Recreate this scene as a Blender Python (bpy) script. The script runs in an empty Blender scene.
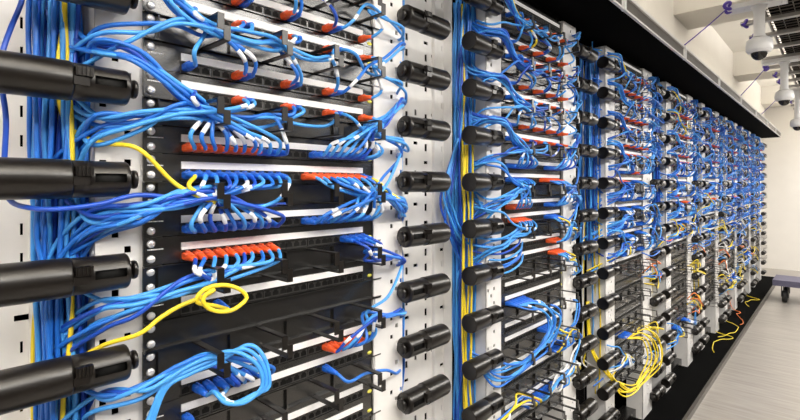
import bpy, math, random
from mathutils import Vector
random.seed(7)
C = bpy.context.scene.collection
SC = bpy.context.scene
D = 0.771            # distance from the lens to the front of the racks
H = 1.30             # lens height
PITCH = 1.32 * D     # rack to rack
U = 0.044            # rack unit
NR = 8

# ------------------------------------------------------------------ camera, world, lamps, exposure
cam = bpy.data.cameras.new('camera')
cam.lens = 474.0 / 800.0 * 36.0
cam.sensor_width = 36.0
cam.shift_y = -25.0 / 800.0
cam.clip_start = 0.02
co = bpy.data.objects.new('camera', cam)
C.objects.link(co)
co.location = (0, 0, H)
YAW = math.atan2(440.0, 474.0)
co.rotation_euler = (math.pi / 2, 0, YAW - math.pi / 2)
SC.camera = co
w = bpy.data.worlds.new('world')
w.use_nodes = True
w.node_tree.nodes['Background'].inputs[0].default_value = (0.9, 0.93, 1, 1)
w.node_tree.nodes['Background'].inputs[1].default_value = 0.3
SC.world = w
SC.view_settings.view_transform = 'Standard'
SC.view_settings.look = 'None'
SC.view_settings.gamma = 1.0
SC.view_settings.use_curve_mapping = False
SC.view_settings.exposure = 1.03
LAMPS = [(-0.6, -0.78), (1.7, -0.78), (4.0, -0.78), (6.3, -0.78), (8.3, -0.78)]
LAMP_Z = 2.18
LAMP_W = 32.0
FILL_UP = 42.0
for i, (lx, ly) in enumerate(LAMPS):
    ld = bpy.data.lights.new('ceiling_lamp', 'AREA')
    ld.shape = 'RECTANGLE'
    ld.size = 2.1
    ld.size_y = 0.45
    ld.energy = LAMP_W * (0.62 if i == 0 else 1.0)
    ld.color = (1.0, 0.955, 0.89)
    lo = bpy.data.objects.new('ceiling_lamp', ld)
    C.objects.link(lo)
    lo.location = (lx, ly, LAMP_Z)
    lu = ld.copy()          # added upward fill that brightens the ceiling
    lu.energy = FILL_UP
    uo = bpy.data.objects.new('ceiling_fill_upward', lu)
    C.objects.link(uo)
    uo.location = (lx, ly, LAMP_Z + 0.07)
    uo.rotation_euler = (math.pi, 0, 0)

# ------------------------------------------------------------------ materials
def mat(name, col, rough=0.5, metal=0.0, spec=0.5, noise=0.0, nscale=60.0, bump=0.0, trans=0.0, coat=0.0):
    m = bpy.data.materials.new(name)
    m.use_nodes = True
    nt = m.node_tree
    b = nt.nodes['Principled BSDF']
    b.inputs['Base Color'].default_value = (*col, 1)
    b.inputs['Roughness'].default_value = rough
    b.inputs['Metallic'].default_value = metal
    b.inputs['Specular IOR Level'].default_value = spec
    b.inputs['Coat Weight'].default_value = coat
    if noise or bump:
        tc = nt.nodes.new('ShaderNodeTexCoord')
        n = nt.nodes.new('ShaderNodeTexNoise')
        n.inputs['Scale'].default_value = nscale
        n.inputs['Detail'].default_value = 4
        nt.links.new(tc.outputs['Object'], n.inputs['Vector'])
        if noise:
            r = nt.nodes.new('ShaderNodeValToRGB')
            r.color_ramp.elements[0].position = 0.3
            r.color_ramp.elements[1].position = 0.7
            r.color_ramp.elements[0].color = (*[c * (1 - noise) for c in col], 1)
            r.color_ramp.elements[1].color = (*[min(1, c * (1 + noise)) for c in col], 1)
            nt.links.new(n.outputs['Fac'], r.inputs['Fac'])
            nt.links.new(r.outputs['Color'], b.inputs['Base Color'])
        if bump:
            bp = nt.nodes.new('ShaderNodeBump')
            bp.inputs['Strength'].default_value = bump
            bp.inputs['Distance'].default_value = 0.002
            nt.links.new(n.outputs['Fac'], bp.inputs['Height'])
            nt.links.new(bp.outputs['Normal'], b.inputs['Normal'])
    return m

M = {}
M['black'] = mat('black_powder_coat', (0.005, 0.0045, 0.004), 0.27, 0, 0.9, 0.25, 300, 0.05)
M['black'].node_tree.nodes['Principled BSDF'].inputs['IOR'].default_value = 1.65
M['black_plastic'] = mat('black_plastic', (0.0075, 0.0058, 0.0048), 0.30, 0, 0.55, 0.2, 200, 0.04)
M['dark'] = mat('opening_shade', (0.003, 0.003, 0.003), 0.6, 0, 0.2, 0.2, 50)  # shade of port openings and spool slots put into the colour
M['bezel'] = mat('charcoal_socket_plastic', (0.038, 0.036, 0.034), 0.45, 0, 0.4, 0.1, 50)
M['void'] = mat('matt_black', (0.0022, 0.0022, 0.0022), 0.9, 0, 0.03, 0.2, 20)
M['white_steel'] = mat('white_painted_steel', (0.74, 0.73, 0.72), 0.38, 0, 0.5, 0.03, 30)
M['label'] = mat('white_label', (0.84, 0.84, 0.85), 0.45, 0, 0.5, 0.03, 400)
M['sleeve'] = mat('white_sleeve', (0.82, 0.85, 0.9), 0.4, 0, 0.5, 0.03, 100)
M['steel'] = mat('zinc_screw', (0.85, 0.85, 0.86), 0.3, 0.55, 0.5, 0.05, 300)
M['grey_metal'] = mat('grey_galvanised', (0.42, 0.40, 0.38), 0.4, 0.5, 0.5, 0.1, 40)
M['sky'] = mat('sky_blue_jacket', (0.058, 0.315, 0.79), 0.34, 0, 0.5, 0.06, 40)
M['mid'] = mat('mid_blue_jacket', (0.018, 0.160, 0.64), 0.34, 0, 0.5, 0.06, 40)
M['deep'] = mat('dark_blue_jacket', (0.010, 0.070, 0.48), 0.34, 0, 0.5, 0.06, 40)
M['bootblue'] = mat('blue_boot', (0.012, 0.130, 0.66), 0.4, 0, 0.5, 0.05, 80)
M['bootorange'] = mat('orange_boot', (0.82, 0.105, 0.022), 0.4, 0, 0.5, 0.05, 80)
M['yellow'] = mat('yellow_jacket', (0.86, 0.66, 0.03), 0.36, 0, 0.5, 0.05, 40)
M['orange'] = mat('orange_jacket', (0.85, 0.20, 0.03), 0.36, 0, 0.5, 0.05, 40)
M['white'] = mat('white_jacket', (0.80, 0.80, 0.80), 0.36, 0, 0.5, 0.03, 40)
M['purple'] = mat('purple_wire', (0.10, 0.055, 0.42), 0.4, 0, 0.5, 0.05, 60)
M['tag'] = mat('yellow_tag', (0.80, 0.75, 0.12), 0.45, 0, 0.4, 0.05, 100)
M['wall'] = mat('white_wall_paint', (0.80, 0.775, 0.735), 0.7, 0, 0.3, 0.015, 6, 0.05)
M['wall_dark'] = mat('unseen_wall_darkening', (0.05, 0.048, 0.046), 0.7, 0, 0.3, 0.05, 6, 0.05)  # dark tone chosen only to keep reflections off the black panels
M['ceil'] = mat('ceiling_paint', (0.80, 0.77, 0.71), 0.8, 0, 0.2, 0.02, 5)
M['cam_white'] = mat('white_plastic', (0.84, 0.84, 0.84), 0.3, 0, 0.5, 0.02, 60)
M['dome'] = mat('smoked_dome', (0.02, 0.017, 0.015), 0.06, 0, 0.6, 0.1, 10)
M['tray'] = mat('bronze_wire', (0.20, 0.17, 0.14), 0.4, 0.6, 0.5, 0.1, 40)
M['cart'] = mat('violet_grey_board', (0.10, 0.095, 0.15), 0.5, 0, 0.4, 0.08, 30)
M['rubber'] = mat('black_rubber', (0.012, 0.012, 0.012), 0.6, 0, 0.4, 0.2, 80)
M['kerb'] = mat('dark_bronze_edge', (0.085, 0.076, 0.066), 0.4, 0.3, 0.5, 0.1, 20)

def floor_mat():
    m = bpy.data.materials.new('streaked_vinyl')
    m.use_nodes = True
    nt = m.node_tree
    b = nt.nodes['Principled BSDF']
    tc = nt.nodes.new('ShaderNodeTexCoord')
    mp = nt.nodes.new('ShaderNodeMapping')
    mp.inputs['Scale'].default_value = (26, 1.6, 1)
    mp.inputs['Rotation'].default_value = (0, 0, 0.06)
    n = nt.nodes.new('ShaderNodeTexNoise')
    n.inputs['Scale'].default_value = 1.6
    n.inputs['Detail'].default_value = 7
    n.inputs['Roughness'].default_value = 0.65
    r = nt.nodes.new('ShaderNodeValToRGB')
    r.color_ramp.elements[0].position = 0.30
    r.color_ramp.elements[0].color = (0.215, 0.197, 0.175, 1)
    r.color_ramp.elements[1].position = 0.66
    r.color_ramp.elements[1].color = (0.355, 0.33, 0.303, 1)
    nt.links.new(tc.outputs['Object'], mp.inputs['Vector'])
    nt.links.new(mp.outputs['Vector'], n.inputs['Vector'])
    nt.links.new(n.outputs['Fac'], r.inputs['Fac'])
    nt.links.new(r.outputs['Color'], b.inputs['Base Color'])
    b.inputs['Roughness'].default_value = 0.33
    return m
M['floor'] = floor_mat()

# ------------------------------------------------------------------ mesh helpers
class MB:
    def __init__(s):
        s.v, s.f, s.mi, s.sm = [], [], [], []

    def quad(s, pts, mi=0, sm=False):
        n = len(s.v)
        s.v += [tuple(p) for p in pts]
        s.f.append(tuple(range(n, n + len(pts))))
        s.mi.append(mi)
        s.sm.append(sm)

    def box(s, x0, x1, y0, y1, z0, z1, mi=0):
        n = len(s.v)
        s.v += [(x0, y0, z0), (x1, y0, z0), (x1, y1, z0), (x0, y1, z0), (x0, y0, z1), (x1, y0, z1), (x1, y1, z1), (x0, y1, z1)]
        for q in ((0, 3, 2, 1), (4, 5, 6, 7), (0, 1, 5, 4), (1, 2, 6, 5), (2, 3, 7, 6), (3, 0, 4, 7)):
            s.f.append(tuple(n + i for i in q))
            s.mi.append(mi)
            s.sm.append(False)

    def bbox(s, x0, x1, y0, y1, z0, z1, r, mi=0):
        """box with its four Y-running edges chamfered and a chamfered front (low y)"""
        n = len(s.v)
        def ring(y, k):
            a, b, c, d = x0 + k, x1 - k, z0 + k, z1 - k
            return [(a + r, y, c), (b - r, y, c), (b, y, c + r), (b, y, d - r), (b - r, y, d), (a + r, y, d), (a, y, d - r), (a, y, c + r)]
        s.v += ring(y0, r * 0.6) + ring(y0 + r * 0.6, 0) + ring(y1, 0)
        fs = [tuple(n + i for i in range(8)), tuple(n + 16 + i for i in range(7, -1, -1))]
        for a in (0, 8):
            for i in range(8):
                j = (i + 1) % 8
                fs.append((n + a + i, n + a + 8 + i, n + a + 8 + j, n + a + j))
        for f in fs:
            s.f.append(f)
            s.mi.append(mi)
            s.sm.append(False)

    def lathe(s, prof, org, ax, n=16, mi=0, sm=True, skip=None):
        """prof: (t along ax, radius); skip(i,j) drops faces"""
        ax = Vector(ax).normalized()
        up = Vector((0, 0, 1)) if abs(ax.z) < 0.9 else Vector((0, 1, 0))
        e1 = ax.cross(up).normalized()
        e2 = ax.cross(e1)
        o = Vector(org)
        b = len(s.v)
        for t, r in prof:
            for j in range(n):
                a = 2 * math.pi * j / n
                s.v.append(tuple(o + ax * t + e1 * (r * math.cos(a)) + e2 * (r * math.sin(a))))
        for i in range(len(prof) - 1):
            for j in range(n):
                if skip and skip(i, j):
                    continue
                k = (j + 1) % n
                s.f.append((b + i * n + j, b + (i + 1) * n + j, b + (i + 1) * n + k, b + i * n + k))
                s.mi.append(mi)
                s.sm.append(sm)
        if prof[0][1] > 1e-5:
            s.f.append(tuple(b + j for j in range(n)))
            s.mi.append(mi)
            s.sm.append(False)
        if prof[-1][1] > 1e-5:
            s.f.append(tuple(b + (len(prof) - 1) * n + j for j in range(n - 1, -1, -1)))
            s.mi.append(mi)
            s.sm.append(False)

    def tube(s, pts, r, n=8, mi=0, caps=True):
        pts = [Vector(p) for p in pts]
        q = [pts[0]]
        for p in pts[1:]:
            if (p - q[-1]).length > 1e-5:
                q.append(p)
        pts = q
        if len(pts) < 2:
            return
        rs = r if isinstance(r, (list, tuple)) else None
        b = len(s.v)
        t = (pts[1] - pts[0]).normalized()
        u = t.cross(Vector((0, 0, 1)))
        if u.length < 0.1:
            u = t.cross(Vector((0, 1, 0)))
        u.normalize()
        for i, p in enumerate(pts):
            if i == 0:
                tt = pts[1] - pts[0]
            elif i == len(pts) - 1:
                tt = pts[-1] - pts[-2]
            else:
                tt = pts[i + 1] - pts[i - 1]
            if tt.length < 1e-7:
                tt = t
            t = tt.normalized()
            u = u - t * u.dot(t)
            if u.length < 1e-4:
                u = t.cross(Vector((0.3, 0.5, 0.8)))
            u.normalize()
            v = t.cross(u)
            rr = rs[min(i, len(rs) - 1)] if rs else r
            for j in range(n):
                a = 2 * math.pi * j / n
                s.v.append(tuple(p + u * (rr * math.cos(a)) + v * (rr * math.sin(a))))
        for i in range(len(pts) - 1):
            for j in range(n):
                k = (j + 1) % n
                s.f.append((b + i * n + j, b + i * n + k, b + (i + 1) * n + k, b + (i + 1) * n + j))
                s.mi.append(mi)
                s.sm.append(True)
        if caps:
            s.f.append(tuple(b + j for j in range(n - 1, -1, -1)))
            s.f.append(tuple(b + (len(pts) - 1) * n + j for j in range(n)))
            s.mi += [mi, mi]
            s.sm += [False, False]

    def perf(s, x0, x1, z0, z1, y, t, holes, mi=0):
        """plate facing -Y with real rectangular holes (hx0,hx1,hz0,hz1) and their inner walls"""
        xs = sorted({round(v, 5) for h in holes for v in h[:2]} | {x0, x1})
        zs = sorted({round(v, 5) for h in holes for v in h[2:]} | {z0, z1})
        hs = [tuple(round(v, 5) for v in h) for h in holes]
        hs.sort(key=lambda h: h[2])
        for c in range(len(zs) - 1):
            za, zb = zs[c], zs[c + 1]
            row = [h for h in hs if h[2] <= za + 1e-6 and h[3] >= zb - 1e-6]
            run = None
            for i in range(len(xs) - 1):
                xa, xb = xs[i], xs[i + 1]
                inside = any(h[0] <= xa + 1e-6 and h[1] >= xb - 1e-6 for h in row)
                if not inside:
                    run = xa if run is None else run
                if run is not None and (inside or i == len(xs) - 2):
                    e = xa if inside else xb
                    s.quad([(run, y, za), (e, y, za), (e, y, zb), (run, y, zb)], mi)
                    s.quad([(run, y + t, zb), (e, y + t, zb), (e, y + t, za), (run, y + t, za)], mi)
                    run = None
        for a, b2, c, d in hs:
            s.quad([(a, y, c), (a, y + t, c), (a, y + t, d), (a, y, d)], mi)
            s.quad([(b2, y, d), (b2, y + t, d), (b2, y + t, c), (b2, y, c)], mi)
            s.quad([(a, y, d), (a, y + t, d), (b2, y + t, d), (b2, y, d)], mi)
            s.quad([(b2, y, c), (b2, y + t, c), (a, y + t, c), (a, y, c)], mi)

    def mesh(s, name, mats):
        me = bpy.data.meshes.new(name)
        me.from_pydata(s.v, [], s.f)
        for m in (mats if isinstance(mats, (list, tuple)) else [mats]):
            me.materials.append(m)
        me.polygons.foreach_set('material_index', s.mi)
        me.polygons.foreach_set('use_smooth', s.sm)
        me.update()
        return me

    def build(s, name, mats, parent=None):
        return put(name, s.mesh(name, mats), parent)


def put(name, me, parent=None, loc=None):
    o = bpy.data.objects.new(name, me)
    C.objects.link(o)
    if parent is not None:
        o.parent = parent
    if loc is not None:
        o.location = loc
    return o


def tag(o, label, cat, group=None, kind=None):
    o['label'] = label
    o['category'] = cat
    if group:
        o['group'] = group
    if kind:
        o['kind'] = kind
    return o


def thing(name, loc, label, cat, group=None):
    o = bpy.data.objects.new(name, None)
    C.objects.link(o)
    o.empty_display_size = 0.05
    o.location = loc
    return tag(o, label, cat, group)


def struct(name, mb, m):
    o = mb.build(name, m)
    o['kind'] = 'structure'
    return o


ONES = 'zeroth first second third fourth fifth sixth seventh eighth ninth tenth eleventh twelfth thirteenth fourteenth fifteenth sixteenth seventeenth eighteenth nineteenth'.split()
TENS = {20: 'twent', 30: 'thirt', 40: 'fort'}


def ordn(n):
    if n < 20:
        return ONES[n]
    t, u = n // 10 * 10, n % 10
    return TENS[t] + 'ieth' if u == 0 else TENS[t] + 'y-' + ONES[u]


RACK = ['nearest rack', 'second rack', 'third rack', 'fourth rack', 'fifth rack', 'sixth rack', 'seventh rack', 'farthest rack']


def ray(px, py, d):
    """point of the plane y = d*D seen at this pixel (used while measuring the photograph)"""
    u, v = (px - 400) / 474.0, (185 - py) / 474.0
    c, s = math.cos(YAW - 0.0), math.sin(YAW - 0.0)
    # forward = (cos(a), sin(a)) with tan(a) = 440/474
    X = d * D * (c + u * s) / (s - u * c)
    dep = X * c + d * D * s
    return (X, d * D, H + v * dep)

# ------------------------------------------------------------------ room shell
XE, XW, YB, YF, ZC = 9.35, -1.7, 1.35, -1.4, 2.77
b = MB(); b.box(XW, XE, YF, YB, -0.1, 0); struct('floor', b, M['floor'])
b = MB(); b.box(XW, XE, YF, YB, ZC, ZC + 0.1); struct('ceiling', b, M['ceil'])
b = MB(); b.box(XE, XE + 0.1, YF, YB, 0, ZC); struct('wall_end', b, M['wall'])
b = MB(); b.box(XW - 0.1, XW, YF, YB, 0, ZC); struct('wall_near', b, M['wall'])
b = MB(); b.box(XW, XE, YF - 0.1, YF, 0, ZC); struct('wall_front', b, M['wall_dark'])  # unseen side of the aisle, darkened to cut reflections in the racks
b = MB(); b.box(XW, XE, YB, YB + 0.1, 0, ZC); struct('wall_back', b, M['wall'])
b = MB(); b.box(XW, XE, 0.87, YB, 2.02, ZC); struct('wall_upper', b, M['wall'])
for i, x in enumerate((-1.34, 1.23, 3.80, 6.37, 8.9)):
    b = MB(); b.box(x, x + 0.44, YF, 0.87, 2.51, ZC); struct('beam_%d' % (i + 1), b, M['ceil'])
# black soffit over the racks and the black plinth under them
b = MB(); b.box(XW, 8.32, 0.60, YB, 1.955, 2.02); struct('soffit', b, M['void'])
b = MB(); b.box(XW, 8.32, 0.625, YB, 0, 0.03); struct('plinth', b, M['void'])  # deeper than its own black: shade under the racks is in the colour
b = MB()
x = -1.34
while x < 8.2:
    b.box(x + 0.002, min(x + PITCH - 0.002, 8.32), 0.608, 0.625, 0, 0.034)
    x += PITCH
struct('trim_plinth', b, M['kerb'])
# white cable raceway on the edge of the soffit
k = 0
x = 4.70 * 0.6 - 3 * 0.95
while x < 8.2:
    x1 = min(x + 0.95, 8.32)
    t = thing('cable_raceway', (x, 0.6, 1.955), 'white raceway length on the black soffit edge, %s along from the camera' % ordn(k + 1), 'raceway', 'raceway lengths along the soffit edge')
    b = MB(); b.box(0.003, x1 - x - 0.003, -0.004, 0, 0.0, 0.066); b.box(0.003, x1 - x - 0.003, -0.012, -0.004, 0.054, 0.066); b.box(0.003, x1 - x - 0.003, -0.010, -0.004, 0.0, 0.008)
    b.build('channel', M['white_steel'], t)
    b = MB(); b.box(0.02, x1 - x - 0.02, -0.0055, -0.0041, 0.009, 0.053); b.build('liner', M['kerb'], t)
    b = MB(); b.box(-0.010, 0.010, -0.014, 0, -0.002, 0.068); b.build('joint_cover', M['cam_white'], t)
    x += 0.95
    k += 1

# ------------------------------------------------------------------ racks
XM = 0.678 * D       # middle of a rack (local X)
PF = 1.03 * D        # front of the posts
YP = 1.02 * D        # front of the panels
ZT, ZB = H + 0.632, 0.03
NTOP, NBOT = 13, -28


def zrow(n):
    return H + 0.022 + U * n


def post_mesh(x0, x1, mirror, PF=1.03 * D):
    holes = []
    n = NBOT
    while n <= NTOP:
        z = zrow(n)
        w_, h_ = 0.0095, 0.0100
        xs = [0.320 * D]
        if n % 2 == 0:
            xs += [0.298 * D, 0.277 * D]
        for q, xc in enumerate(xs):
            zz = z + (0.012, -0.008, 0.010)[q]
            if mirror:
                xc = 2 * XM - xc + 0.015
            if n % 3 == 1 or n % 3 == 0 or q >= 1:
                holes.append((xc - w_ / 2, xc + w_ / 2, zz - h_ / 2, zz + h_ / 2))
        n += 1
    b = MB()
    b.perf(x0, x1, ZB, ZT, PF, 0.003, holes)
    b.box(x0, x0 + 0.003, PF + 0.003, PF + 0.085, ZB, ZT)
    b.box(x1 - 0.003, x1, PF + 0.003, PF + 0.085, ZB, ZT)
    b.box(x0 + 0.004, x1 - 0.004, PF + 0.02, PF + 0.024, ZB, ZT, 1)  # added black sheet stands in for the shade inside the post
    return b.mesh('post', [M['white_steel'], M['void']])


PL = post_mesh(0.264 * D, 0.385 * D, False)
PR = post_mesh(0.978 * D, 1.090 * D, True, 1.015 * D)
PR2 = post_mesh(0.965 * D, 1.120 * D, True, 1.012 * D)
PL2 = post_mesh(0.264 * D, 0.372 * D, False, 1.010 * D)
PL3 = post_mesh(0.225 * D, 0.375 * D, False, 1.010 * D)
PR3 = post_mesh(0.955 * D, 1.165 * D, True, 1.012 * D)
for k in range(NR):
    ox = k * PITCH
    t = thing('equipment_rack', (ox, 0, 0), 'open white steel equipment rack full of patch panels, %s along the row' % ('nearest to the camera' if k == 0 else RACK[k].split()[0]), 'rack', 'equipment racks in the row')
    put('post', PL if k == 0 else PL2 if k == 1 else PL3, t)
    put('post', PR if k == 0 else PR2 if k == 1 else PR3, t)
    b = MB(); b.box(0.2 * D, 1.13 * D, 1.33 * D, 1.35 * D, ZB, ZT); b.build('interior_shade_sheet', M['void'], t)  # added sheet, its black paints the dark of the rack interior
    b = MB(); b.box(0.27 * D, 1.085 * D, PF + 0.01, PF + 0.09, ZT, ZT + 0.022); b.build('top_bar', M['black'], t)
    b = MB(); b.box(0.385 * D, 0.945 * D, PF + 0.02, PF + 0.09, ZB, ZB + 0.05); b.build('base_bar', M['black'], t)

# perforated back plates of the gaps between racks
pl = MB()
holes = []
n = NBOT - 0
for i in range(41):
    z = 0.09 + i * U
    for q, (xa, hw, hh) in enumerate(((-0.135, 4.5, 8.5), (-0.085, 3.5, 9), (-0.035, 4, 8), (0.015, 3.5, 7), (0.075, 4.5, 8.5), (0.118, 3.5, 6), (0.174, 1.5, 7))):
        if (i * 7 + q * 3) % 9 == 0:
            continue
        if q in (3, 5) and i % 2:
            continue
        dz = 0.011 if q % 2 else 0
        if (i + q) % 4 == 1:
            holes.append((xa * D - 0.009, xa * D + 0.009, z + dz - 0.0045, z + dz + 0.0045))
        else:
            holes.append((xa * D - hw / 800, xa * D + hw / 800, z + dz - hh / 800, z + dz + hh / 800))
pl.perf(-0.225 * D, 0.188 * D, 0.035, ZT, 1.16 * D, 0.003, holes)
PLATE = pl.mesh('back_plate', M['white_steel'])
pl = MB(); pl.box(0.115 * D - 0.004, 0.115 * D + 0.004, 1.145 * D, 1.16 * D, 0.035, ZT); RIB = pl.mesh('rib', M['white_steel'])
pl = MB(); pl.box(0.185 * D, 0.1885 * D, 1.12 * D, 1.16 * D, 0.035, ZT); FL = pl.mesh('flange', M['white_steel'])
pl = MB(); pl.box(-0.22 * D, 0.275 * D, 1.215 * D, 1.22 * D, 0.035, ZT); BK = pl.mesh('gap_shade_sheet', M['void'])  # added black sheet stands in for the dark behind the bundle
PLATE_SHADE, RIB_SHADE, FL_SHADE = [m_.copy() for m_ in (PLATE, RIB, FL)]
for m_ in (PLATE_SHADE, RIB_SHADE, FL_SHADE):
    m_.materials[0] = M['black']  # far plates turned black to paint the dark of those gaps
for k in range(NR):
    nm = 'beside the near post of the nearest rack' if k == 0 else 'between the %s and the %s' % (RACK[k - 1].replace(' rack', ''), RACK[k])
    t = thing('vertical_cable_manager', (k * PITCH, 0, 0), ('white' if k < 2 else 'black') + ' slotted upright cable channel ' + nm, 'cable channel', 'upright cable channels between racks')
    put('back_plate', PLATE if k < 2 else PLATE_SHADE, t); put('flange', FL if k < 2 else FL_SHADE, t); put('rib', RIB if k < 2 else RIB_SHADE, t); put('gap_shade_sheet', BK, t)

# ------------------------------------------------------------------ patch panels, blanks, cable managers
X0, X1 = 0.345 * D, 1.006 * D
LX0, LX1 = 0.419 * D, 0.937 * D
PX = [LX0 + (LX1 - LX0) * (i + 0.5) / 24 + (0.0012 if i % 6 >= 3 else -0.0012) for i in range(24)]
PORTZ = -0.006


def sock(b, x, mi=0):
    b.box(x - 0.0079, x + 0.0079, YP - 0.0008, YP + 0.001, PORTZ - 0.0066, PORTZ + 0.0072, mi + 1)
    sock_hole(b, x, mi)


def sock_hole(b, x, mi=0):
    """an RJ45 opening: its shade painted as a dark box with the latch notch, on a slim frame"""
    b.box(x - 0.0062, x + 0.0062, YP - 0.0015, YP + 0.001, PORTZ - 0.0045, PORTZ + 0.003, mi)
    b.box(x - 0.0034, x + 0.0034, YP - 0.0015, YP + 0.001, PORTZ + 0.003, PORTZ + 0.0056, mi)


b = MB(); b.box(X0, X1, YP, YP + 0.003, -0.0155, 0.0275); b.box(LX0, LX1, YP + 0.003, YP + 0.03, -0.0145, 0.025)
b.box(LX0 - 0.002, LX1 + 0.002, YP - 0.004, YP, -0.0155, -0.0135); b.box(LX0 - 0.002, LX1 + 0.002, YP - 0.004, YP, 0.0015, 0.0030)
FACE = b.mesh('faceplate', M['black'])
b = MB(); b.box(LX0, LX1, YP - 0.0022, YP, 0.0045, 0.0165); LABEL = b.mesh('label_strip', M['label'])
b = MB(); sock(b, 0); PORT = b.mesh('port', [M['dark'], M['bezel']])
b = MB()
for x in PX:
    sock(b, x)
PORTS = b.mesh('port_row_opening', [M['dark'], M['bezel']])
b = MB(); b.lathe([(0, 0.0064), (0.0015, 0.0064), (0.0035, 0.0045), (0.0035, 0.0)], (0, 0, 0), (0, -1, 0), 10); SCREW = b.mesh('screw', M['steel'])
b = MB(); b.lathe([(0, 0.0048), (0.001, 0.0046), (0.0012, 0.0)], (0, 0, 0), (0, -1, 0), 12)
b.v = [(x * 1.5, y, z * 0.85) for x, y, z in b.v]
TAG = b.mesh('oval_tag', M['tag'])
b = MB()
random.seed(3)
x = 0
while x < 0.022:
    l = random.uniform(0.0012, 0.0028); b.box(x, x + l, -0.0004, 0, 0, 0.0017); x += l + 0.0006
PRINT = b.mesh('printed_line', M['label'])
b = MB(); b.box(X0, X1, YP, YP + 0.003, -0.0155, 0.0275); b.box(X0, X1, YP - 0.008, YP, 0.0255, 0.0275); b.box(X0, X1, YP - 0.008, YP, -0.0155, -0.0135); BLANK = b.mesh('blanking_plate', M['black'])
# manager
HKX = [(0.678 + q) * D for q in (-0.225, -0.075, 0.075, 0.225)]
b = MB(); b.box(X0, X1, YP + 0.002, YP + 0.005, -0.0155, 0.0275)
b.box(X0, X1, YP - 0.006, YP + 0.002, 0.0255, 0.0275); b.box(X0, X1, YP - 0.006, YP + 0.002, -0.0155, -0.0135)
for q in (-0.305, -0.15, 0, 0.15, 0.305):
    b.box((0.678 + q) * D - 0.001, (0.678 + q) * D + 0.001, YP - 0.004, YP + 0.002, -0.014, 0.026)
MBASE = b.mesh('manager_plate', M['black'])


def hook_into(b, x):
    L = 0.082
    b.box(x - 0.0055, x + 0.0055, YP - L, YP + 0.002, 0.0225, 0.0252)
    b.box(x - 0.0055, x + 0.0055, YP - L - 0.0025, YP - L, 0.0005, 0.0252)
    b.box(x + 0.005, x + 0.016, YP - L, YP + 0.002, -0.0152, -0.0125)
    b.box(x + 0.005, x + 0.016, YP - L - 0.0025, YP - L, -0.0152, 0.0075)


b = MB(); hook_into(b, 0); HOOK = b.mesh('hook', M['black_plastic'])


def row_kind(k, n):
    if n % 3 == 2:
        return 'mgr'
    if k == 0 and n == -6:
        return 'blank'
    return 'panel'


def row_range(k):
    if k == 0:
        return range(9, -16, -1)
    if k == 1:
        return range(NTOP, -20, -1)
    return range(NTOP, -23, -1)


PANEL_NO = {}
for k in range(NR):
    ox = k * PITCH
    cp = cm = 0
    for n in row_range(k):
        z = zrow(n)
        kd = row_kind(k, n)
        if kd == 'panel':
            vis = not (k == 0 and n > 7)
            if vis:
                cp += 1
            PANEL_NO[(k, n)] = cp
            if k == 0 and n > 7:
                lab = 'black patch panel with white label strip above all others shown in nearest rack'
            else:
                lab = 'black patch panel with %s, %s panel from the top of the %s' % ('no label strip' if k >= 2 and n < -10 else 'white label strip', ordn(cp), RACK[k])
            t = thing('patch_panel', (ox, 0, z), lab, 'patch panel', 'patch panels of the ' + RACK[k])
            put('faceplate', FACE, t)
            if not (k >= 2 and n < -10):
                put('label_strip', LABEL, t)['label'] = 'white label strip'
            if k == 0:
                for x in PX:
                    put('port', PORT, t, (x, 0, 0))
            else:
                put('port_row', PORTS, t)
            if k < 2:
                for sx in (X0 + 0.011, X1 - 0.011):
                    for sz in (0.018, -0.006):
                        put('screw', SCREW, t, (sx, YP, sz))
            if k < 4:
                put('oval_tag', TAG, t, (X1 - 0.030 if k else X1 - 0.031, YP, PORTZ - 0.002))['label'] = 'yellow oval tag'
            if k == 0:
                put('printed_line', PRINT, t, (X0 + 0.006, YP, 0.008))
        elif kd == 'blank':
            t = thing('blanking_panel', (ox, 0, z), 'plain black one-unit blanking panel without ports in the nearest rack', 'blank panel')
            put('blanking_plate', BLANK, t)
            for sx in (X0 + 0.011, X1 - 0.011):
                for sz in (0.018, -0.006):
                    put('screw', SCREW, t, (sx, YP, sz))
        else:
            cm += 1
            t = thing('cable_manager', (ox, 0, z), 'black horizontal cable manager with hooks, %s manager from the top of the %s' % (ordn(cm), RACK[k]), 'cable manager', 'cable managers of the ' + RACK[k])
            put('manager_plate', MBASE, t)
            for x in HKX:
                put('hook', HOOK, t, (x, 0, 0))
            if k < 1:
                for sx in (X0 + 0.011, X1 - 0.011):
                    for sz in (0.018, -0.006):
                        put('screw', SCREW, t, (sx, YP + 0.002, sz))

# ------------------------------------------------------------------ cable spools
SR = 0.0258


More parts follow.
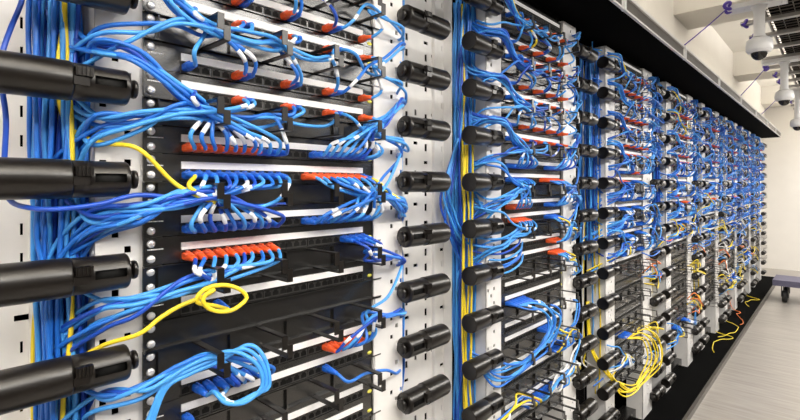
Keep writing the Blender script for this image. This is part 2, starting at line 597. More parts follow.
def spool_parts(sgn):
    """axis along X; mount at 0, barrel end at sgn*0.19"""
    out = []
    ax = (sgn, 0, 0)
    N = 40
    # angle index facing the aisle and a little up
    def ang(j):
        a = 2 * math.pi * (j + 0.5) / N
        axv = Vector(ax)
        e1 = axv.cross(Vector((0, 0, 1))).normalized()
        e2 = axv.cross(e1)
        return e1 * math.cos(a) + e2 * math.sin(a)
    def inslot(j):
        d = ang(j)
        return d.y < 0 and -0.12 < d.z < 0.30
    b = MB()
    prof = [(0.010, SR * 0.55), (0.010, SR * 0.93), (0.012, SR * 0.98), (0.016, SR * 0.98), (0.055, SR * 0.98), (0.079, SR * 0.98)]
    b.lathe(prof, (0, 0, 0), ax, N, skip=lambda i, j: i == 3 and inslot(j))
    b.lathe([(0.0155, SR * 0.80), (0.056, SR * 0.80)], (0, 0, 0), ax, N, mi=1)
    out.append(('sleeve', b.mesh('sleeve', [M['black_plastic'], M['dark']])))
    b = MB()
    b.lathe([(0.0785, SR * 0.9), (0.0785, SR), (0.081, SR * 1.03), (0.120, SR * 1.03), (0.157, SR * 1.03), (0.1598, SR * 1.0), (0.161, SR * 0.95), (0.1605, SR * 0.90), (0.1605, 0.0)], (0, 0, 0), ax, N)
    out.append(('barrel', b.mesh('barrel', M['black_plastic'])))
    b = MB()
    y0 = -SR * 0.86
    b.box(*sorted((sgn * 0.058, sgn * 0.078)), y0 - 0.008, y0 + 0.004, 0.004, 0.016)
    for q in range(4):
        xx = sgn * (0.060 + q * 0.0046)
        b.box(*sorted((xx, xx + sgn * 0.0022)), y0 - 0.0095, y0 - 0.006, 0.004, 0.016)
    b.box(*sorted((sgn * 0.062, sgn * 0.080)), y0 - 0.0055, y0 + 0.004, -0.008, 0.003)
    out.append(('clip', b.mesh('clip', M['black_plastic'])))
    b = MB()
    b.lathe([(-0.003, 0.004), (-0.003, 0.013), (0.0, 0.014), (0.003, 0.013), (0.003, 0.007), (0.0105, 0.007)], (0, 0, 0), ax, 14)
    out.append(('mount_stud', b.mesh('mount_stud', M['black_plastic'])))
    return out


SP = {-1: spool_parts(-1), 1: spool_parts(1)}
SXL, SXR = 0.316 * D, 1.068 * D
SY = 0.985 * D
for k in range(NR):
    ox = k * PITCH
    for side, ks in ((-1, range(2, -4, -1) if k == 0 else range(4, -10, -1)), (1, range(3, -5, -1) if k == 0 else range(4, -10, -1))):
        for c, q in enumerate(ks):
            z = H + 0.008 + 3 * U * q
            t = thing('cable_spool', (ox + (SXL if side < 0 else SXR if k < 2 else 1.10 * D), SY, z), 'black cylindrical cable spool, %s from the top on the %s post of the %s' % (ordn(c + 1), 'near' if side < 0 else 'far', RACK[k]), 'cable spool', 'cable spools on the rack posts')
            for nm, me in SP[side]:
                if k >= 4 and nm in ('clip', 'mount_stud'):
                    continue
                put(nm, me, t)

# ------------------------------------------------------------------ patch cables
RC = 0.0034
R = random.Random(11)


def spline(P, sub):
    P = [Vector(p) for p in P]
    out = []
    for i in range(len(P) - 1):
        p0 = P[i - 1] if i else P[0] * 2 - P[1]
        p1, p2 = P[i], P[i + 1]
        p3 = P[i + 2] if i + 2 < len(P) else P[-1] * 2 - P[-2]
        L = (p2 - p1).length
        m1 = (p2 - p0) * 0.5
        m2 = (p3 - p1) * 0.5
        if m1.length > L * 1.3:
            m1 *= L * 1.3 / m1.length
        if m2.length > L * 1.3:
            m2 *= L * 1.3 / m2.length
        ns = max(2, min(sub, int(L / 0.006)))
        for j in range(ns):
            t = j / ns
            t2, t3 = t * t, t * t * t
            out.append(p1 * (2 * t3 - 3 * t2 + 1) + m1 * (t3 - 2 * t2 + t) + p2 * (-2 * t3 + 3 * t2) + m2 * (t3 - t2))
    out.append(P[-1])
    return out


BOOT_MESH = {}


def boot_geo(b, p, q, mi=0, n=8):
    """plug body and tapering boot from p (in the port) towards q"""
    p, q = Vector(p), Vector(q)
    d = (q - p).normalized()
    b.bbox(p.x - 0.0066, p.x + 0.0066, p.y - 0.015, p.y + 0.003, p.z - 0.0062, p.z + 0.0066, 0.0025, mi)
    b.bbox(p.x - 0.0016, p.x + 0.0016, p.y - 0.016, p.y - 0.004, p.z + 0.0055, p.z + 0.009, 0.0008, mi)
    s = p + Vector((0, -0.011, 0))
    b.tube([s, s + Vector((0, -0.008, 0)), s + d * 0.017, s + d * 0.028], [0.0069, 0.0068, 0.0054, 0.0042], n, mi)


def route(rx, n_port, idx, nm, side, above, ends, lod, spread_=1.0, rnd=R, xr=(0.190, 0.258)):
    """rx: rack offset; port row n, port idx; manager row nm; side -1/+1; above: over or under the spool; ends: (z_end)"""
    j = lambda a: rnd.uniform(-a, a)
    zp, zm = zrow(n_port) + PORTZ, zrow(nm) + 0.006
    xp = PX[idx]
    mir = (lambda x: x) if side < 0 else (lambda x: 2 * XM - x)
    P = [(xp, YP, zp)]
    up = 1 if zm > zp else -1
    run = side
    P.append((xp + run * 0.002 + j(0.002), YP - 0.038, zp - 0.002))
    dist = abs(zm - zp)
    P.append((xp + run * rnd.uniform(0.010, 0.022), YP - rnd.uniform(0.052, 0.068), zp + up * dist * rnd.uniform(0.30, 0.5) - 0.004))
    hs = sorted([h for h in HKX if (h < xp - 0.02 if side < 0 else h > xp + 0.02)], reverse=side < 0)
    if not hs:
        hs = [HKX[0] if side < 0 else HKX[-1]]
    yy = YP - rnd.uniform(0.030, 0.070)
    lane = j(0.012)
    for i, h in enumerate(hs):
        P.append((h, yy + j(0.006), zm + lane + j(0.004)))
        if i + 1 < len(hs):
            mid = (h + hs[i + 1]) / 2
            P.append((mid + j(0.01), yy - rnd.uniform(0, 0.012), zm + lane * 0.9 - rnd.uniform(0.0, 0.014) * spread_))
    sz = zm - 0.016 + 0.022 + 0.0  # spool centre is near this height
    if above:
        za = zm + 0.066 + rnd.uniform(0, 0.022)
        P.append((mir(0.385 * D), YP - 0.048 + j(0.008), zm + 0.026 + lane * 0.7 + j(0.005)))
        P.append((mir(0.315 * D + j(0.008)), YP - 0.045 + j(0.010), za - 0.006))
        P.append((mir(0.262 * D + j(0.008)), YP - 0.008 + j(0.012), za + 0.004))
        vz = rnd.choice([1, 1, -1])
        z1 = za + (0.03 if vz > 0 else -0.03)
    else:
        za = zm - rnd.uniform(0.018, 0.062) * spread_
        P.append((mir(0.385 * D), YP - 0.050 + j(0.010), zm - 0.006 + lane * 0.8 + j(0.006)))
        P.append((mir(0.318 * D + j(0.010)), YP - 0.042 + j(0.012), zm + (za - zm) * 0.62 + j(0.004)))
        P.append((mir(0.262 * D + j(0.010)), YP - 0.006 + j(0.012), za))
        vz = rnd.choice([-1, -1, 1])
        z1 = za + (0.05 if vz > 0 else -0.05)
    xb, yb = rnd.uniform(*xr) * D, rnd.uniform(0.812, 0.868)
    P.append((mir(xb + 0.006), yb - 0.004, z1))
    ze = ends[0] if vz > 0 else ends[1]
    ze += j(0.1)
    step = 0.13
    z = z1 + vz * 0.07
    while (z < ze if vz > 0 else z > ze):
        P.append((mir(xb + j(0.007)), min(0.872, yb + j(0.006)), z))
        z += vz * step
    return P


def make_cable(P, col, boot, label, group=None, sub=7, sleeve=True, r=RC, ns=8, sl0=0.055, rnd=R):
    pts = spline(P, sub)
    o = Vector(pts[0]) if boot else Vector(pts[0])
    rel = [p - o for p in pts]
    # cord starts behind the plug
    b = MB()
    st = 0
    if boot:
        while st < len(rel) - 2 and rel[st].length < 0.012:
            st += 1
    b.tube(rel[st:], r, ns)
    me = b.mesh('network_cable', M[col])
    c = put('network_cable', me, None, o)
    tag(c, label, 'cable', group)
    if boot:
        b = MB()
        # aim of the boot
        q = next((p for p in rel if p.length > 0.036), rel[-1])
        boot_geo(b, (0, 0, 0), q, 0, 10)
        bo = b.build('plug_boot', M['boot' + boot], c)
        bo['label'] = boot + ' plug boot'
    if sleeve and rnd.random() < 0.72:
        a0 = rnd.uniform(sl0, sl0 + 0.03)
        a1 = a0 + rnd.uniform(0.022, 0.034)
        s, seg = 0, []
        for i in range(1, len(rel)):
            s += (rel[i] - rel[i - 1]).length
            if a0 <= s <= a1:
                seg.append(rel[i])
        if len(seg) >= 2:
            b = MB()
            b.tube(seg, r + 0.0003, ns)
            b.build('label_sleeve', M['sleeve'], c)['label'] = 'white label sleeve'
    return c


CNAME = {'sky': 'sky blue', 'mid': 'bright blue', 'deep': 'dark blue', 'yellow': 'yellow', 'orange': 'orange', 'white': 'white'}
SPARSE = [(0, 'blue'), (5, 'orange'), (6, 'blue'), (11, 'orange'), (12, 'blue'), (17, 'orange'), (18, 'blue'), (23, 'orange')]


def run_(a, b_, boot):
    return [(i, boot) for i in range(a, b_ + 1)]


NEAR = {7: SPARSE, 6: SPARSE, 4: SPARSE, 3: SPARSE,
        1: run_(0, 7, 'orange') + run_(8, 10, 'blue') + run_(15, 23, 'blue'),
        0: run_(0, 10, 'blue') + run_(14, 22, 'orange') + [(23, 'blue')],
        -2: run_(0, 9, 'blue') + run_(14, 23, 'blue'),
        -3: run_(0, 9, 'orange') + run_(20, 23, 'blue'),
        -5: [], -8: run_(4, 8, 'blue') + run_(17, 22, 'orange'), -9: [(0, 'blue'), (17, 'blue')], -11: []}


def mgr_of(n):
    return n + 1 if n % 3 == 1 else n - 1


def mgr_for(k, n):
    # top row of a pair goes up, bottom row goes down
    return n + 1 if n % 3 == 1 else n - 1


NCAB = [0]


def cable_label(k, n, idx, col, boot):
    return '%s patch cable with %s boot, %s port, %s panel from top, %s' % (CNAME[col], boot, ordn(idx + 1), ordn(PANEL_NO[(k, n)]), RACK[k])


def pick_col(nm, rnd):
    return rnd.choices(['sky', 'mid', 'deep'], [5, 4, 1.3])[0]


for n, plugs in NEAR.items():
    for idx, boot in plugs:
        nm = mgr_for(0, n)
        side = -1 if idx < (18 if n >= 3 else 12) else 1
        col = pick_col(nm, R)
        above = {8: True, 5: R.random() < 0.75, 2: R.random() < 0.35, -1: False, -4: False, -7: False, -10: False}.get(nm, False)
        if side > 0:
            above = R.random() < 0.5 if nm >= 2 else R.random() < 0.2
        if n == 0 and idx == 0:
            col, above = 'yellow', True
        if n == 0 and idx == 23:
            col = 'yellow'
        P = route(0, n, idx, nm, side, above, (H + 0.62, H - 0.62), 0)
        make_cable(P, col, boot, cable_label(0, n, idx, col, boot), 'patch cables of the nearest rack')
        NCAB[0] += 1

# hand-laid cables of the nearest rack: the loops by the lower hook and the yellow coil
def loop_cable(n, idx, col, pix, tail, d0=0.93):
    P = [(PX[idx], YP, zrow(n) + PORTZ), (PX[idx] + 0.002, YP - 0.036, zrow(n) + PORTZ - 0.003)]
    for px, py, d in pix:
        P.append(ray(px, py, d))
    P += tail
    return P


def tail_low(z0, xb):
    yb = R.uniform(0.815, 0.865)
    return [(0.318 * D, YP - 0.045, z0), (0.262 * D, YP - 0.005, z0 - 0.02), (xb * D, yb, z0 - 0.08), (xb * D + 0.004, yb, z0 - 0.2), (xb * D, yb, z0 - 0.32)]


for i, idx in enumerate((1, 2, 3)):
    g = i * 4
    P = loop_cable(-8, idx, 'sky', [(214 + g, 392 + i * 2, 0.93), (226 + g, 403, 0.91), (246 + g, 402 - g, 0.90), (262 + g * 0.9, 386, 0.895), (258 + g * 0.8, 366 - g, 0.90), (240 + g, 353 - g, 0.92), (220, 353 + g, 0.94), (190, 366 + g, 0.95), (165, 382 + g, 0.955)], tail_low(H - 0.36 - i * 0.012, 0.18 + 0.02 * i))
    make_cable(P, 'sky', 'blue', 'sky blue patch cable looping round lower hook, %s port, %s panel from top, nearest rack' % (ordn(idx + 1), ordn(PANEL_NO[(0, -8)])), 'looped cables of the nearest rack', 9)
pix = [(216, 306, 0.93)]
for t_ in range(0, 13):
    a = math.pi * 0.95 - t_ * math.pi / 5 * -1
    rr = 1.0 if t_ < 6 else 0.80 - 0.01 * (t_ - 6)
    pix.append((222 + 25 * rr * math.cos(a), 300 - 15 * rr * math.sin(a) * -1, 0.915 - 0.002 * t_))
pix += [(205, 296, 0.94), (180, 306, 0.95), (160, 318, 0.955)]
P = loop_cable(-5, 3, 'yellow', pix, tail_low(H - 0.215, 0.2))
make_cable(P, 'yellow', 'blue', 'yellow patch cable coiled twice round a hook under the orange boots, nearest rack', None, 9, False)
P = [(PX[17], YP, zrow(-9) + PORTZ), (PX[17] + 0.004, YP - 0.036, zrow(-9) + PORTZ - 0.004)] + [ray(*q) for q in ((336, 376, 0.95), (355, 377, 0.94), (374, 374, 0.93), (392, 358, 0.955), (407, 325, 1.0))] + [(1.16 * D, 0.85, H - 0.2), (1.165 * D, 0.85, H - 0.05), (1.16 * D, 0.85, H + 0.2)]

# upright runs beside the nearest rack's near post
for i in range(20):
    x = (0.186 + 0.072 * ((i * 7) % 20) / 20) * D
    y = R.uniform(0.805, 0.868)
    col = 'yellow' if i in (6, 13) else R.choices(['sky', 'mid', 'deep'], [2, 4, 5])[0]
    P = []
    z = H + 0.60
    ph = R.uniform(0, 6)
    while z > H - 0.62:
        P.append((x + 0.007 * math.sin(ph + z * 7) + R.uniform(-0.002, 0.002), min(0.874, y + R.uniform(-0.005, 0.005)), z))
        z -= 0.09
    make_cable(P, col, None, ('yellow' if col == 'yellow' else 'blue') + ' cable running upright in the bundle at the near post of the nearest rack', ('yellow' if col == 'yellow' else 'blue') + ' upright cables beside the nearest rack', 5, False)
P = [ray(*q) for q in ((26, -30, 1.10), (22, 0, 1.08), (10, 30, 1.06), (2, 55, 1.05), (1, 80, 1.05), (6, 120, 1.05), (4, 175, 1.05), (10, 200, 1.03), (30, 208, 0.985), (60, 209, 0.96), (100, 204, 0.945), (140, 195, 0.95), (190, 200, 0.95), (222, 202, 0.95), (250, 206, 0.95), (285, 204, 0.96))]
make_cable(P, 'deep', None, 'dark blue cable hanging loose away from the bundle and round a spool, nearest rack', None, 8, False)
P = [ray(*q) for q in ((36, -30, 1.08), (35, 0, 1.07), (36, 40, 1.07), (35, 70, 1.06), (36, 130, 1.06), (38, 200, 1.06), (37, 240, 1.06), (50, 300, 1.06), (48, 420, 1.06), (50, 460, 1.06))]
make_cable(P, 'mid', None, 'single bright blue cable hanging straight in front of the slotted plate, nearest rack', None, 8, False)

# ---- second rack: individual cables
R2 = random.Random(5)
def pattern(k, n, rnd):
    if k == 2 and n in (-17, -18):
        return []
    if k == 1 and n == -17:
        return run_(5, 8, 'blue') + [(9, 'orange')] + run_(10, 20, 'blue')
    if k == 1 and n in (-8, -9, -11):
        return []
    if n >= 3:
        return list(SPARSE)
    if k >= 2 and n < -3:
        u = rnd.random()
        if n < -10 and u < 0.7 or u < 0.2:
            return []
        a, c = rnd.randint(0, 3), rnd.randint(13, 17)
        return run_(a, a + rnd.randint(4, 6), 'blue') + (run_(c, c + rnd.randint(3, 6), 'blue') if u < 0.75 else [])
    if n >= -3:
        a, c = rnd.randint(0, 2), rnd.randint(13, 16)
        return run_(a, a + rnd.randint(5, 7), rnd.choice(['blue', 'blue', 'orange'])) + run_(c, c + rnd.randint(4, 7), rnd.choice(['blue', 'orange', 'blue']))
    if n >= -9:
        u = rnd.random() * (1.0 if k == 1 else 1.5)
        if u < 0.4:
            return run_(0, rnd.randint(3, 6), 'blue')
        if u < 0.75:
            c = rnd.randint(15, 18)
            return run_(c, c + 4, 'orange')
        return []
    if rnd.random() < (0.5 if k == 1 else 0.22):
        a = rnd.randint(0, 17)
        return run_(a, a + rnd.randint(2, 5), 'blue')
    return []


def rack_cables(k, rnd):
    for n in row_range(k):
        if row_kind(k, n) != 'panel' or n > 12 or (k == 1 and n < -17):
            continue
        for idx, boot in pattern(k, n, rnd):
            nm = mgr_for(k, n)
            side = -1 if k == NR - 1 or idx < (18 if n >= 3 and k == 1 else 12) else 1
            col = pick_col(nm, rnd)
            if n < -3 and rnd.random() < (0.12 if n > -10 else 0.5):
                col = rnd.choice(['yellow', 'yellow', 'yellow', 'orange', 'white'])
            if k == 1 and n == -17:
                col, side = rnd.choice(['white', 'sky', 'sky', 'mid', 'yellow', 'white']), (1 if idx > 8 else -1)
            elif rnd.random() < 0.03:
                col = 'yellow'
            above = rnd.random() < (0.85 if nm >= 5 else 0.5 if nm > 0 else 0.12)
            P = route(0, n, idx, nm, side, above, (H + 0.6, H - 0.9 if k == 1 else H - 0.3), 1, 1.3, rnd, (0.190, 0.258) if k == 1 else (0.13, 0.215))
            yield n, idx, boot, col, [(p[0] + k * PITCH, p[1], p[2]) for p in P]


for n, idx, boot, col, P in rack_cables(1, R2):
    make_cable(P, col, boot, cable_label(1, n, idx, col, boot), 'patch cables of the second rack', 5, R2.random() < 0.5, RC, 6, rnd=R2)
    NCAB[0] += 1
for i in range(8):
    x = PITCH + ((0.180 + 0.008 * i) if i < 4 else (0.200 + 0.05 * ((i * 3) % 8) / 8)) * D
    y = R2.uniform(0.795, 0.84) if i < 4 else R2.uniform(0.82, 0.868)
    col = 'yellow' if i < 4 else 'mid'
    P = []
    z = H + (0.12 if i < 4 else 0.6)
    ph = R2.uniform(0, 6)
    while z > H - 0.95:
        P.append((x + 0.008 * math.sin(ph + z * 6) + R2.uniform(-0.002, 0.002), y + R2.uniform(-0.004, 0.004), z))
        z -= 0.1
    make_cable(P, col, None, ('yellow' if col == 'yellow' else 'blue') + ' cable running upright in the bundle at the near post of the second rack', ('yellow' if col == 'yellow' else 'blue') + ' upright cables beside the second rack', 4, False, RC, 6)

for i in range(7):   # loops that swing out over the lower rows and turn back to the near post
    z0 = zrow(-9) + PORTZ
    g = i * 0.004
    xo = 1.32 * D + (0.60 + 0.012 * i) * D
    P = [(PITCH + PX[i], YP, z0), (PITCH + PX[i] + 0.003, YP - 0.038, z0 - 0.003), (PITCH + PX[i] + 0.035, YP - 0.062, z0 - 0.008), (xo - 0.03, YP - 0.075 - g, z0 - 0.03), (xo, YP - 0.08 - g, z0 - 0.075), (xo - 0.035, YP - 0.078, z0 - 0.125 - g), (PITCH + 0.47 * D, YP - 0.07, z0 - 0.155 - g), (PITCH + 0.37 * D, YP - 0.06, z0 - 0.165 - g * 2), (PITCH + 0.28 * D, YP - 0.025, z0 - 0.15 - g * 3), (PITCH + (0.205 + 0.006 * i) * D, 0.83, z0 - 0.10), (PITCH + (0.20 + 0.006 * i) * D, 0.845, z0 + 0.05), (PITCH + (0.20 + 0.006 * i) * D, 0.85, z0 + 0.3)]
    P = [p if q < 2 or q > 8 else (p[0] + R2.uniform(-0.008, 0.008), p[1] + R2.uniform(-0.006, 0.006), p[2] + R2.uniform(-0.010, 0.010)) for q, p in enumerate(P)]
    make_cable(P, 'sky' if i % 3 else 'mid', 'blue', '%s patch cable looping out wide, %s port, %s panel from top, second rack' % (CNAME['sky' if i % 3 else 'mid'], ordn(i + 1), ordn(PANEL_NO[(1, -9)])), 'looped cables of the second rack', 7, True, RC, 7, rnd=R2)
for i in range(9):   # slack that bulges away from the upright bundle
    xa, ya = PITCH + (0.20 + 0.005 * i) * D, 0.835 + 0.003 * i
    bz = R2.uniform(-0.12, 0.02)
    bx = R2.uniform(0.05, 0.11)
    P = [(xa, ya, H + 0.30), (xa, ya, H + 0.18), (xa - bx * 0.4, ya + 0.004, H + 0.10 + bz * 0.3), (xa - bx, ya + 0.002, H + bz), (xa - bx * 0.8, ya - 0.01, H + bz - 0.08), (xa - bx * 0.1, ya - 0.015, H + bz - 0.15), (xa + 0.06, YP - 0.03, H + bz - 0.17), (xa + 0.14, YP - 0.05, H + bz - 0.15), (xa + 0.22, YP - 0.02, H + bz - 0.13)]
    make_cable(P, R2.choice(['sky', 'mid', 'deep']), None, 'blue slack cable bulging from the bundle over the slotted plate before the second rack', 'slack cables before the second rack', 6, False, RC, 6)

# ---- all farther racks: the rest of the cables, one mass
mass = MB()
CM = ['sky', 'mid', 'deep', 'yellow', 'orange', 'white', 'bootblue', 'bootorange', 'sleeve']
for i in range(6):   # big yellow loops low on the third rack
    z0 = zrow(-17) + PORTZ
    rx = 2 * PITCH
    g = i * 0.007
    xo = (0.62 + 0.03 * i) * D
    P = [(rx + PX[i + 2], YP, z0), (rx + PX[i + 2] + 0.003, YP - 0.038, z0 - 0.003), (rx + xo - 0.06, YP - 0.07, z0 - 0.005 + g), (rx + xo, YP - 0.09 - g, z0 - 0.04), (rx + xo + 0.02, YP - 0.10 - g, z0 - 0.12 - g), (rx + xo - 0.05, YP - 0.09, z0 - 0.185 - g), (rx + 0.43 * D, YP - 0.08, z0 - 0.20 - g), (rx + 0.32 * D, YP - 0.05, z0 - 0.18 - g), (rx + 0.24 * D, YP - 0.01, z0 - 0.12), (rx + (0.16 + 0.006 * i) * D, 0.83, z0 + 0.0), (rx + (0.16 + 0.006 * i) * D, 0.845, z0 + 0.2)]
    P = [p if q < 2 or q > 8 else (p[0] + R2.uniform(-0.014, 0.014), p[1] + R2.uniform(-0.008, 0.008), p[2] + R2.uniform(-0.014, 0.014)) for q, p in enumerate(P)]
    make_cable(P, 'yellow', 'blue', 'yellow patch cable in a big low loop, %s port, %s panel from top, third rack' % (ordn(i + 3), ordn(PANEL_NO[(2, -17)])), 'yellow loops of the third rack', 7, False, RC, 6)
for k in range(2, NR):
    rk = random.Random(40 + k)
    for n, idx, boot, col, P in rack_cables(k, rk):
        pts = spline(P, 4 if k < 4 else 3)
        mass.tube(pts, RC * (1.0 if k < 4 else 1.1), 5 if k < 4 else 4, CM.index(col), False)
        boot_geo(mass, P[0], P[1], CM.index('boot' + boot), 5)
        if rk.random() < 0.4 and k < 5:
            i0 = 6
            mass.tube(pts[i0:i0 + 4], RC + 0.0008, 5, CM.index('sleeve'), False)
    for i in range(16):
        x = k * PITCH + (0.13 + 0.10 * ((i * 5) % 16) / 16) * D
        y = rk.uniform(0.80, 0.868)
        col = 'yellow' if i in (3, 9) and k < 5 else rk.choice(['sky', 'mid', 'mid', 'deep'])
        P, z, ph = [], H + (0.6 if col != 'yellow' else 0.0), rk.uniform(0, 6)
        while z > H - (0.2 if col != 'yellow' else 1.0):
            P.append((x + 0.01 * math.sin(ph + z * 6), y + rk.uniform(-0.004, 0.004), z))
            z -= 0.12
        mass.tube(spline(P, 2), RC, 4, CM.index(col), False)
    for i in range(30 if k < NR - 1 else 0):   # slack that hangs across the far post and the posts' fronts
        z0 = H + rk.uniform(-0.5, 0.5) if i < 22 else H - rk.uniform(0.3, 1.0)
        xa = k * PITCH + rk.uniform(0.75, 0.95) * D
        xb = k * PITCH + rk.uniform(1.03, 1.16) * D
        col = rk.choice(['sky', 'mid', 'mid']) if i < 22 else rk.choice(['yellow', 'yellow', 'orange', 'sky', 'white'])
        P = [(xa, YP - 0.03, z0), (xa + 0.03, YP - 0.07, z0 + rk.uniform(-0.02, 0.04)), ((xa + xb) / 2 + 0.03, YP - rk.uniform(0.06, 0.1), z0 - rk.uniform(0.0, 0.07)), (xb, YP - 0.05, z0 + rk.uniform(-0.05, 0.03)), (xb + 0.03, YP + 0.03, z0 - 0.06)]
        mass.tube(spline(P, 5), RC, 5, CM.index(col), False)
mo = mass.build('cable_tangle', [M[c] for c in CM])
tag(mo, 'mass of blue, yellow and orange patch cables across the racks beyond the second', 'cables', None, 'stuff')

# loose cables on the plinth
R3 = random.Random(9)
for i, (px, py, col) in enumerate(((693, 372, 'yellow'), (709, 366, 'yellow'), (722, 352, 'orange'), (735, 333, 'yellow'))):
    x0 = (4.25, 4.7, 5.25, 6.1)[i]
    P = []
    a = x0
    for q in range(7):
        P.append((a, 0.70 + 0.045 * math.sin(q * 0.75 + i * 2) + R3.uniform(-0.01, 0.01), 0.0335 + (0.012 if q in (2, 4) else 0)))
        a += 0.09 + R3.uniform(-0.03, 0.03)
    P.append((a - 0.05, 0.80, 0.06)); P.append((a - 0.04, 0.84, 0.22))
    make_cable(P, col, None, '%s loose cable trailing on the black plinth, %s from the camera' % (col, ordn(i + 1)), 'loose cables on the plinth', 6, False, 0.0032, 6)

# ------------------------------------------------------------------ ceiling lamps
for i, (lx, ly) in enumerate(LAMPS):
    t = thing('ceiling_light', (lx, ly, LAMP_Z), 'long white ceiling light over the aisle, %s from the camera end' % ordn(i + 1), 'ceiling light', 'ceiling lights over the aisle')
    b = MB(); b.box(-1.08, 1.08, -0.25, 0.25, 0.01, 0.06); b.build('housing', M['cam_white'], t)
    b = MB()
    for x in (-0.5, 0.5):
        b.box(x - 0.006, x + 0.006, -0.006, 0.006, 0.06, ZC - LAMP_Z)
    b.build('hanger', M['grey_metal'], t)

# ------------------------------------------------------------------ overhead wire tray
TZ = H + 0.95
TY0, TY1, TX0, TX1 = -0.42, 0.30, 0.9, 8.6
t = thing('cable_tray', (0, 0, TZ), 'dark overhead wire mesh cable tray with grey rungs over the aisle', 'cable tray')
b = MB()
x = TX0
while x < TX1:
    b.box(x - 0.002, x + 0.002, TY0, TY1, 0, 0.004); x += 0.06
y = TY0
while y <= TY1 + 1e-6:
    b.box(TX0, TX1, y - 0.002, y + 0.002, 0.004, 0.008); y += 0.06
b.build('mesh_grid', M['tray'], t)
b = MB(); b.box(TX0, TX1, TY0 + 0.01, TY1 - 0.01, 0.02, 0.035); b.build('cable_bed', M['void'], t)
x = TX0 + 0.04
while x < TX1:
    b = MB(); b.box(x - 0.02, x + 0.02, TY0 - 0.01, TY1 + 0.125, -0.022, -0.001); b.build('rung', M['grey_metal'], t); x += 0.35
for y in (TY0 - 0.006, TY1 + 0.006):
    b = MB(); b.box(TX0, TX1, y - 0.004, y + 0.004, 0, 0.085); b.build('side_rail', M['grey_metal'], t)
x = TX0 + 0.6
while x < TX1:
    for y in (TY0, TY1):
        b = MB(); b.lathe([(0, 0.005), (ZC - TZ - 0.085, 0.005)], (x, y, 0.085), (0, 0, 1), 8); b.build('hanger_rod', M['grey_metal'], t)
    x += 1.8

# ------------------------------------------------------------------ dome cameras
for i, cx in enumerate((3.0, 4.476, 5.95)):
    zb = H + (0.63, 0.58, 0.52)[i]
    t = thing('dome_camera', (cx, 0.30, zb), 'white dome security camera on a pendant pole under the mesh tray, %s from the lens' % ('nearest' if i == 0 else ordn(i + 1)), 'security camera', 'dome cameras under the tray')
    b = MB(); b.lathe([(0.048, 0.042), (0.048, 0.052), (0.054, 0.056), (0.078, 0.0575), (0.084, 0.056), (0.102, 0.053), (0.110, 0.046), (0.118, 0.028), (0.121, 0.0)], (0, 0, 0), (0, 0, 1), 32); b.build('housing', M['cam_white'], t)
    b = MB(); b.lathe([(0.040, 0.034), (0.040, 0.046), (0.045, 0.050), (0.052, 0.050)], (0, 0, 0), (0, 0, 1), 32); b.build('collar', M['cam_white'], t)
    b = MB(); b.lathe([(0.042 - 0.040 * math.cos(a), 0.036 * math.sin(a)) for a in [q * math.pi / 2 / 8 for q in range(9)]], (0, 0, 0), (0, 0, 1), 28); b.build('dome', M['dome'], t)
    ptop = TZ - 0.045 - zb
    b = MB(); b.lathe([(0.118, 0.034), (0.126, 0.026), (0.14, 0.024), (ptop - 0.03, 0.024), (ptop - 0.012, 0.030), (ptop, 0.036)], (0, 0, 0), (0, 0, 1), 20); b.build('pole', M['cam_white'], t)
    b = MB(); b.box(-0.05, 0.05, -0.11, 0.13, ptop, ptop + 0.024); b.build('mount_plate', M['cam_white'], t)
    for yy in (-0.09, 0.06):
        b = MB(); b.lathe([(0, 0.006), (0.004, 0.005), (0.004, 0)], (0, yy, ptop), (0, 0, -1), 10); b.build('bolt', M['steel'], t)

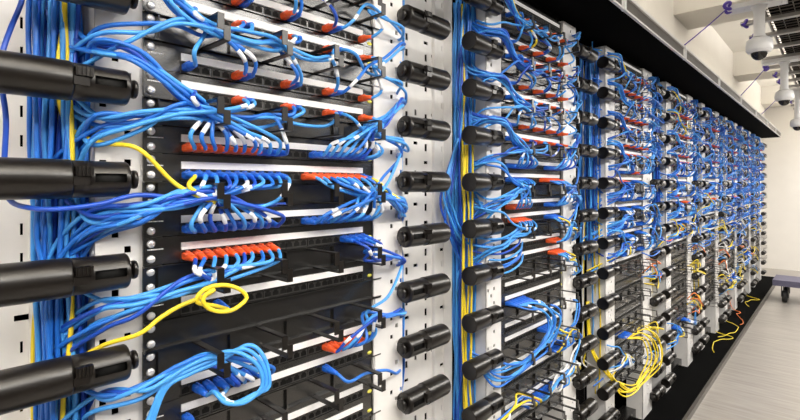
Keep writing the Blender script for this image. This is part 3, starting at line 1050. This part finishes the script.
# ------------------------------------------------------------------ purple wires
for i, (xa, xb) in enumerate(((2.79, 2.96), (4.68, 4.67), (6.05, 6.1))):
    p0, p1 = Vector((xa, 0.588, 2.022)), Vector((xb, 0.425, TZ - 0.03))
    P = [p0 + (p1 - p0) * q / 6 + Vector((0, 0, -0.004 * math.sin(math.pi * q / 6))) for q in range(7)]
    b = MB(); b.tube([p - p0 for p in spline(P, 3)], 0.003, 6)
    o = put('purple_wire', b.mesh('purple_wire', M['purple']), None, p0)
    tag(o, 'purple wire from the white raceway up to the mesh tray, %s from the camera' % ordn(i + 1), 'wire', 'purple wires under the ceiling')
    kn = MB()
    q0 = p1 - p0
    K = [q0 + Vector((0.04 * math.sin(a), 0.012 * math.sin(3 * a), 0.018 * math.sin(2 * a))) for a in [s * 2 * math.pi / 24 for s in range(25)]]
    kn.tube(K, 0.008, 7); kn.build('knot', M['purple'], o)
for i, (x, dz) in enumerate(((3.39, 0.0), (3.74, 0.0), (5.14, 0.0), (5.49, 0.0), (6.89, 0))):
    b = MB()
    K = [Vector((0.026 * math.cos(a), 0.01 * math.sin(2 * a), 0.014 * math.sin(a) + 0.006 * math.cos(3 * a))) for a in [s * 1.7 * math.pi / 20 for s in range(21)]]
    b.tube(K, 0.008, 7)
    o = put('cable_tie', b.mesh('cable_tie', M['purple']), None, (x, 0.405, TZ - 0.012 + dz))
    tag(o, 'purple tie wound on the edge of the mesh tray, %s from the camera' % ordn(i + 1), 'cable tie', 'purple ties on the tray edge')

# ------------------------------------------------------------------ dolly by the end wall
t = thing('platform_dolly', (6.68, 0.55, 0), 'low violet-grey platform dolly on black casters by the end wall', 'dolly')
b = MB(); b.box(0, 0.42, -0.75, 0.0, 0.188, 0.247); b.build('platform', M['cart'], t)
b = MB(); b.box(-0.006, 0, -0.75, 0, 0.186, 0.249); b.build('bumper', M['cart'], t)
for cx in (0.09, 0.35):
    for cy in (-0.10, -0.65):
        b = MB(); b.box(cx - 0.05, cx + 0.05, cy - 0.04, cy + 0.04, 0.180, 0.188); b.box(cx - 0.035, cx + 0.02, cy - 0.030, cy - 0.025, 0.06, 0.19); b.box(cx - 0.035, cx + 0.02, cy + 0.025, cy + 0.030, 0.06, 0.19)
        f = b.build('caster', M['rubber'], t)
        b = MB(); b.lathe([(-0.022, 0.05), (-0.022, 0.058), (-0.016, 0.065), (0.016, 0.065), (0.022, 0.058), (0.022, 0.05)], (cx - 0.01, cy, 0.065), (0, 1, 0), 24)
        b.build('wheel', M['rubber'], f)
print('CABLES', NCAB[0], 'individuals', sum(1 for o in bpy.data.objects if o.name.startswith('network_cable')), 'objects', len(bpy.data.objects), 'mass verts', len(mass.v))
